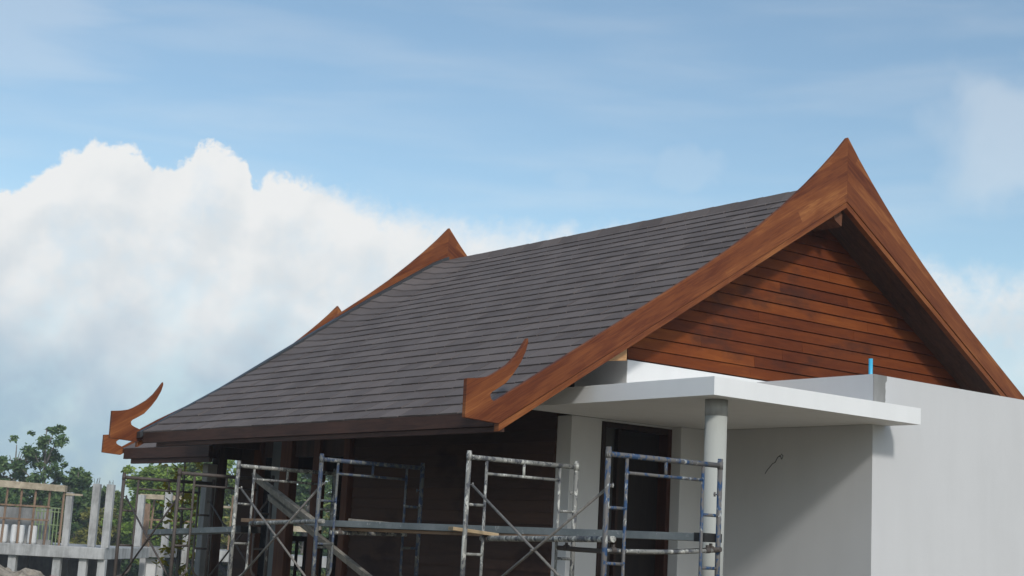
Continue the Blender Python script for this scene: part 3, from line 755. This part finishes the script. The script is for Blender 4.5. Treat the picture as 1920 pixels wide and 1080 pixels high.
# right building behind the corner post
b3 = bgo('unfinished_building', 84, -15.2, 'low concrete frame with one white column between rusty scaffold and grey corner post', 'building', GB)
k3 = 84/60
def q3(u): return u*k3+15.2
B((q3(-12.0), 0, -1.75), (q3(-9.0), 6, -1.13)).build('floor_slab', M['conc'], b3, bevel=.02)
for u, zt in ((-11.34, 1.25), (-12.35, .2), (-9.05, 1.3)): B((q3(u)-.18, .02, -1.13 if u > -12 else GZ), (q3(u)+.18, .36, zt)).build('column', M['conc'], b3, bevel=.012)
B((q3(-11.9), .4, 1.20), (q3(-9.5), .5, 1.32)).build('formwork_beam', M['formwood'], b3)
for u in (-11.1, -10.7): MB().tube([(q3(u), .3, -1.1), (q3(u)+.05, .3, 1.9)], .05, 6).build('timber_prop', M['prop'], b3)
for u in (-11.8, -10.5): B((q3(u)-.16, .1, GZ-.3), (q3(u)+.16, .42, -1.75)).build('lower_column', M['block'], b3)
B((q3(-9.3), .6, .25), (q3(-8.4), .7, .5)).build('timber_rail', M['prop'], b3)
b4 = bgo('unfinished_building', 76, -10.7, 'white concrete column and slab glimpsed through the porch opening', 'building', GB)
B((-.15, 0, -1.1), (.25, .4, 1.15)).build('column', M['conc'], b4, bevel=.012)
B((-1.2, 0, -1.6), (2.5, 5, -1.1)).build('floor_slab', M['conc'], b4)
B((.3, .1, .10), (1.3, .2, .38)).build('formwork_board', M['formwood'], b4)
B((-.15, 0, GZ-.3), (.25, .4, -1.6)).build('lower_column', M['conc'], b4)
# rubble heap in front of the far left building
def heap(name, D, u0, u1, zt, seedv, m):
    rnd = random.Random(seedv); nx, ny = 60, 14; v = []; f = []
    c = FH*D+RH*((u0+u1)/2)
    for j in range(ny):
        for i in range(nx):
            s = i/(nx-1)*2-1; t2 = j/(ny-1)*2-1
            h = max(0, 1-s**4)*max(0, 1-t2*t2)
            z = GZ-.2+(zt-GZ+.2)*h**.5*(1+.05*math.sin(i*.7+seedv)+rnd.uniform(-.05, .05))
            v.append((s*(u1-u0)/2, t2*3, z))
    for j in range(ny-1):
        for i in range(nx-1): f.append((j*nx+i, j*nx+i+1, (j+1)*nx+i+1, (j+1)*nx+i))
    me = bpy.data.meshes.new(name); me.from_pydata(v, [], f); me.materials.append(m)
    o = bpy.data.objects.new(name, me); C.objects.link(o); o.location = (c.x, c.y, 0); o.rotation_euler = (0, 0, YAW-math.pi/2)
    return tag(o, kind='structure')
heap('dirt_mound', 64, -27, -17.0, -2.12, 2, M['rubble'])
heap('earth_bank', 92, -34, -14.0, -1.75, 5, M['soil'])

# ------------------------------------------------------------------ trees
def leaf_cloud(mb, c, rad, n, size, rnd, flat=.75):
    for _ in range(n):
        while True:
            p = Vector((rnd.uniform(-1, 1), rnd.uniform(-1, 1), rnd.uniform(-1, 1)))
            if p.length < 1: break
        p = p*(.45+.55*rnd.random()); p.z *= flat; p = c+p*rad
        s = size*rnd.uniform(.6, 1.4)
        a = Vector((rnd.gauss(0, 1), rnd.gauss(0, 1), rnd.gauss(0, .6))).normalized()
        b_ = a.cross(Vector((rnd.gauss(0, 1), rnd.gauss(0, 1), rnd.gauss(0, 1)))).normalized()
        i = len(mb.v)
        for k1, k2_ in ((-1, -.15), (-.2, -.5), (1, 0), (.1, .5)): mb.v.append(tuple(p+a*s*k1+b_*s*k2_))
        mb.f.append((i, i+1, i+2, i+3)); mb.mi.append(0)
def tree(D, u, ztop, width, leaf, label, form='round', dens=1.0, seedv=1, lsize=.17, trunk_h=.35, bare=0):
    rnd = random.Random(seedv); p0 = FH*D+RH*u; gz = GZ
    H = ztop-gz; t = tag(empty('tree', (p0.x, p0.y, gz)), label, 'tree', 'trees beyond the building site')
    tr = MB(); mb = MB()
    lean = Vector((rnd.uniform(-.04, .04), rnd.uniform(-.04, .04), 0))*H
    spine = [Vector((0, 0, -.3)), Vector((0, 0, H*.3))+lean*.2, Vector((0, 0, H*.62))+lean*.6, Vector((0, 0, H*.93))+lean]
    r0 = .018*H+.05
    tr.tube(spine, [r0, r0*.8, r0*.45, r0*.12], 8)
    nl = int((38 if form == 'open' else 26)*dens)
    for i in range(nl):
        s = (i+rnd.random())/nl
        h = trunk_h+(1-trunk_h)*s
        seg = h*.97; base = Vector((0, 0, H*seg*.86))+lean*seg
        if form == 'round': prof = math.sqrt(max(.05, 1-((s-.45)/.6)**2))
        elif form == 'cone': prof = .25+.85*(1-s)**.8
        elif form == 'open': prof = (.55+.45*rnd.random())*math.sqrt(max(.08, 1-((s-.4)/.65)**2))
        ang = i*2.4+rnd.uniform(-.5, .5); rr = width*.5*prof*rnd.uniform(.35, 1.0)
        tip = base+Vector((math.cos(ang)*rr, math.sin(ang)*rr, H*.06*rnd.uniform(.2, 1.6)))
        tr.tube([base-Vector((0, 0, H*.05)), base.lerp(tip, .55)+Vector((0, 0, -.03*H*rnd.random())), tip], [r0*.28*(1.1-s), r0*.16, .02], 5)
        rad = width*(.115 if form == 'open' else .185)*rnd.uniform(.7, 1.35)
        n = int(150*dens*(rad/1.0)**1.3*(.17/lsize)**1.3)+14
        if rnd.random() > bare:
            leaf_cloud(mb, tip, rad, n, lsize, rnd)
            for _ in range(2):
                q_ = tip+Vector((rnd.gauss(0, 1), rnd.gauss(0, 1), rnd.gauss(0, .6)))*rad*.8
                leaf_cloud(mb, q_, rad*.5, n//3, lsize, rnd)
    me = bpy.data.meshes.new('crown'); me.from_pydata(mb.v, [], mb.f); me.materials.append(M[leaf])
    o = bpy.data.objects.new('crown', me); C.objects.link(o); o.parent = t
    tr.build('trunk', M['bark'], t, smooth=True)
    return t
s9 = 1/90
def U(u90, D): return u90*D/90
T = [  # D, u at 90 m, top z at 90 m, width, leaf, label, form, dens, seed
 (92, -27.0, 6.1, 5.4, 'leaf_deep', 'tallest dark green tree with an open ragged crown at the left', 'open', 1.15, 43, .12, .22, .12),
 (94, -30.6, 4.6, 4.6, 'leaf_deep', 'dark green tree cut by the left edge of the photo', 'open', 1.2, 12, .16, .2, 0),
 (97, -28.9, 5.0, 4.0, 'leaf_dry', 'thin dry brownish tree behind the tallest tree at the left', 'open', .8, 13, .12, .35, .3),
 (93, -25.0, 3.5, 3.4, 'leaf_deep', 'mid-height dark tree on the right shoulder of the tallest tree', 'cone', 1.3, 14, .15, .1, 0),
 (96, -24.0, 2.75, 3.4, 'leaf_mid', 'olive tree behind the left pair of bare concrete columns', 'round', 1.2, 15, .15, .1, 0),
 (98, -22.8, 2.3, 3.2, 'leaf_mid', 'low olive tree between the bare concrete columns and the rusty scaffold', 'round', 1.1, 16, .15, .1, 0),
 (90, -23.6, 1.25, 3.6, 'leaf_yellow', 'yellow-green bush behind the pair of bare concrete columns', 'round', 1.3, 17, .14, .05, 0),
 (91, -22.2, .9, 3.2, 'leaf_yellow', 'yellow-green bush left of the rusty scaffold post', 'round', 1.2, 18, .14, .05, 0),
 (88, -20.0, 4.1, 4.4, 'leaf_bright', 'bright green tree just under the lower roof eave', 'round', 2.2, 19, .14, .3, 0),
 (99, -21.2, 2.9, 3.0, 'leaf_dry', 'sparse dry sapling left of the bright green tree', 'open', .7, 20, .10, .3, .3),
 (93, -18.2, 4.6, 4.6, 'leaf_mid', 'mid green tree right of the bright green tree under the lower eave', 'round', 1.8, 21, .15, .15, 0),
 (95, -16.2, 4.9, 4.4, 'leaf_bright', 'light green tree beside the grey corner post', 'round', 1.3, 22, .15, .1, 0),
 (90, -19.2, 1.6, 3.8, 'leaf_deep', 'dark bushy tree behind the concrete frame with two white columns', 'round', 1.2, 23, .15, .05, 0),
 (91, -16.8, 1.2, 3.6, 'leaf_yellow', 'yellowish bush behind the rusty scaffold near the corner post', 'round', 1.2, 24, .15, .05, 0),
 (94, -14.0, 5.2, 4.4, 'leaf_mid', 'green tree mostly hidden behind the dark porch wall', 'round', 1.2, 25, .15, .1, 0),
 (88, -11.6, 5.4, 4.0, 'leaf_deep', 'dark leafy tree seen through the porch opening', 'open', 1.6, 26, .15, .1, 0),
 (96, -9.6, 5.0, 4.4, 'leaf_mid', 'green tree seen through the narrow slit beside the boarded wall', 'round', 1.2, 27, .15, .1, 0),
 (92, -11.6, 2.2, 4.5, 'leaf_yellow', 'low yellow-green tree at the foot of the porch opening view', 'round', 1.2, 28, .15, .05, 0),
 (93, -26.8, 2.4, 4.2, 'leaf_mid', 'bushy olive tree behind the timber props of the far left building', 'round', 1.3, 29, .15, .05, 0),
 (93, -29.6, 2.6, 4.4, 'leaf_deep', 'dark bushy tree behind the grey panel at the far left', 'round', 1.3, 30, .15, .05, 0),
 (104, -32.5, 4.0, 6.0, 'leaf_mid', 'green tree beyond the left edge of the photo', 'round', 1.3, 31, .17, .1, 0),
]
for (D, u, zt, wd, lf, lb, fm, dn, sd, ls, th_, br) in T:
    tree(D, U(u, D), zt*D/90, wd, lf, lb, fm, dn, sd, ls, th_, br)
# far wood behind, one mass
rnd = random.Random(99); mb = MB()
for i in range(150):
    u = -46+i*.42+rnd.uniform(-.6, .6); D = rnd.uniform(110, 124)
    hh = 1.0+1.0*math.sin(i*.31)+.6*math.sin(i*.83)
    for j in range(4):
        z = GZ+(hh-GZ)*(.25+.22*j)
        p = FH*D+RH*(u*1.25)
        leaf_cloud(mb, Vector((p.x, p.y, z)), 1.5, 70, .26, rnd)
me = bpy.data.meshes.new('far_wood'); me.from_pydata(mb.v, [], mb.f); me.materials.append(M['leaf_mid'])
fo = bpy.data.objects.new('far_wood', me); C.objects.link(fo); tag(fo, 'mass of low green woodland beyond the site', 'wood', kind='stuff')
# dark hedge at the foot of the middle building
rnd = random.Random(5); mb = MB()
for i in range(26):
    p = FH*86+RH*(-21.5+i*.2+rnd.uniform(-.1, .1)); leaf_cloud(mb, Vector((p.x, p.y, -2.9+rnd.uniform(-.2, .4))), .95, 120, .13, rnd)
me = bpy.data.meshes.new('hedge'); me.from_pydata(mb.v, [], mb.f); me.materials.append(M['leaf_deep'])
ho = bpy.data.objects.new('hedge', me); C.objects.link(ho); tag(ho, 'dark green hedge at the foot of the two-column concrete frame', 'hedge')
# young yellow-leaved plant just beyond the corner post
pl = tag(empty('young_tree', (10.55, 21.9, -1.6)), 'young tree with yellow leaves between the grey corner post and the boarded wall', 'tree')
rnd = random.Random(41); mb = MB(); st_ = MB().tube([(0, 0, -.1), (.03, .02, 1.4), (0, .05, 3.0)], [.035, .025, .01], 6)
for i in range(26):
    z = .6+2.3*i/26; a = i*2.4; tip = Vector((math.cos(a)*.28, math.sin(a)*.28, z+.1)); st_.tube([(0, .02, z-.1), tip], [.01, .005], 4); leaf_cloud(mb, tip, .17, 16, .055, rnd)
me = bpy.data.meshes.new('crown'); me.from_pydata(mb.v, [], mb.f); me.materials.append(M['leaf_yel'])
o = bpy.data.objects.new('crown', me); C.objects.link(o); o.parent = pl
st_.build('trunk', M['bark'], pl)

# ------------------------------------------------------------------ air
hz = MB().box((-60, -60, -6), (130, 130, 14)).build('haze', bpy.data.materials.new('haze_air')); tag(hz, kind='stuff')
hm = hz.data.materials[0]; hm.use_nodes = True; ht = hm.node_tree; ht.nodes.clear()
pv = ht.nodes.new('ShaderNodeVolumePrincipled'); pv.inputs['Color'].default_value = (.82, .90, 1.0, 1); pv.inputs['Density'].default_value = .0009
oo = ht.nodes.new('ShaderNodeOutputMaterial'); ht.links.new(pv.outputs[0], oo.inputs['Volume'])
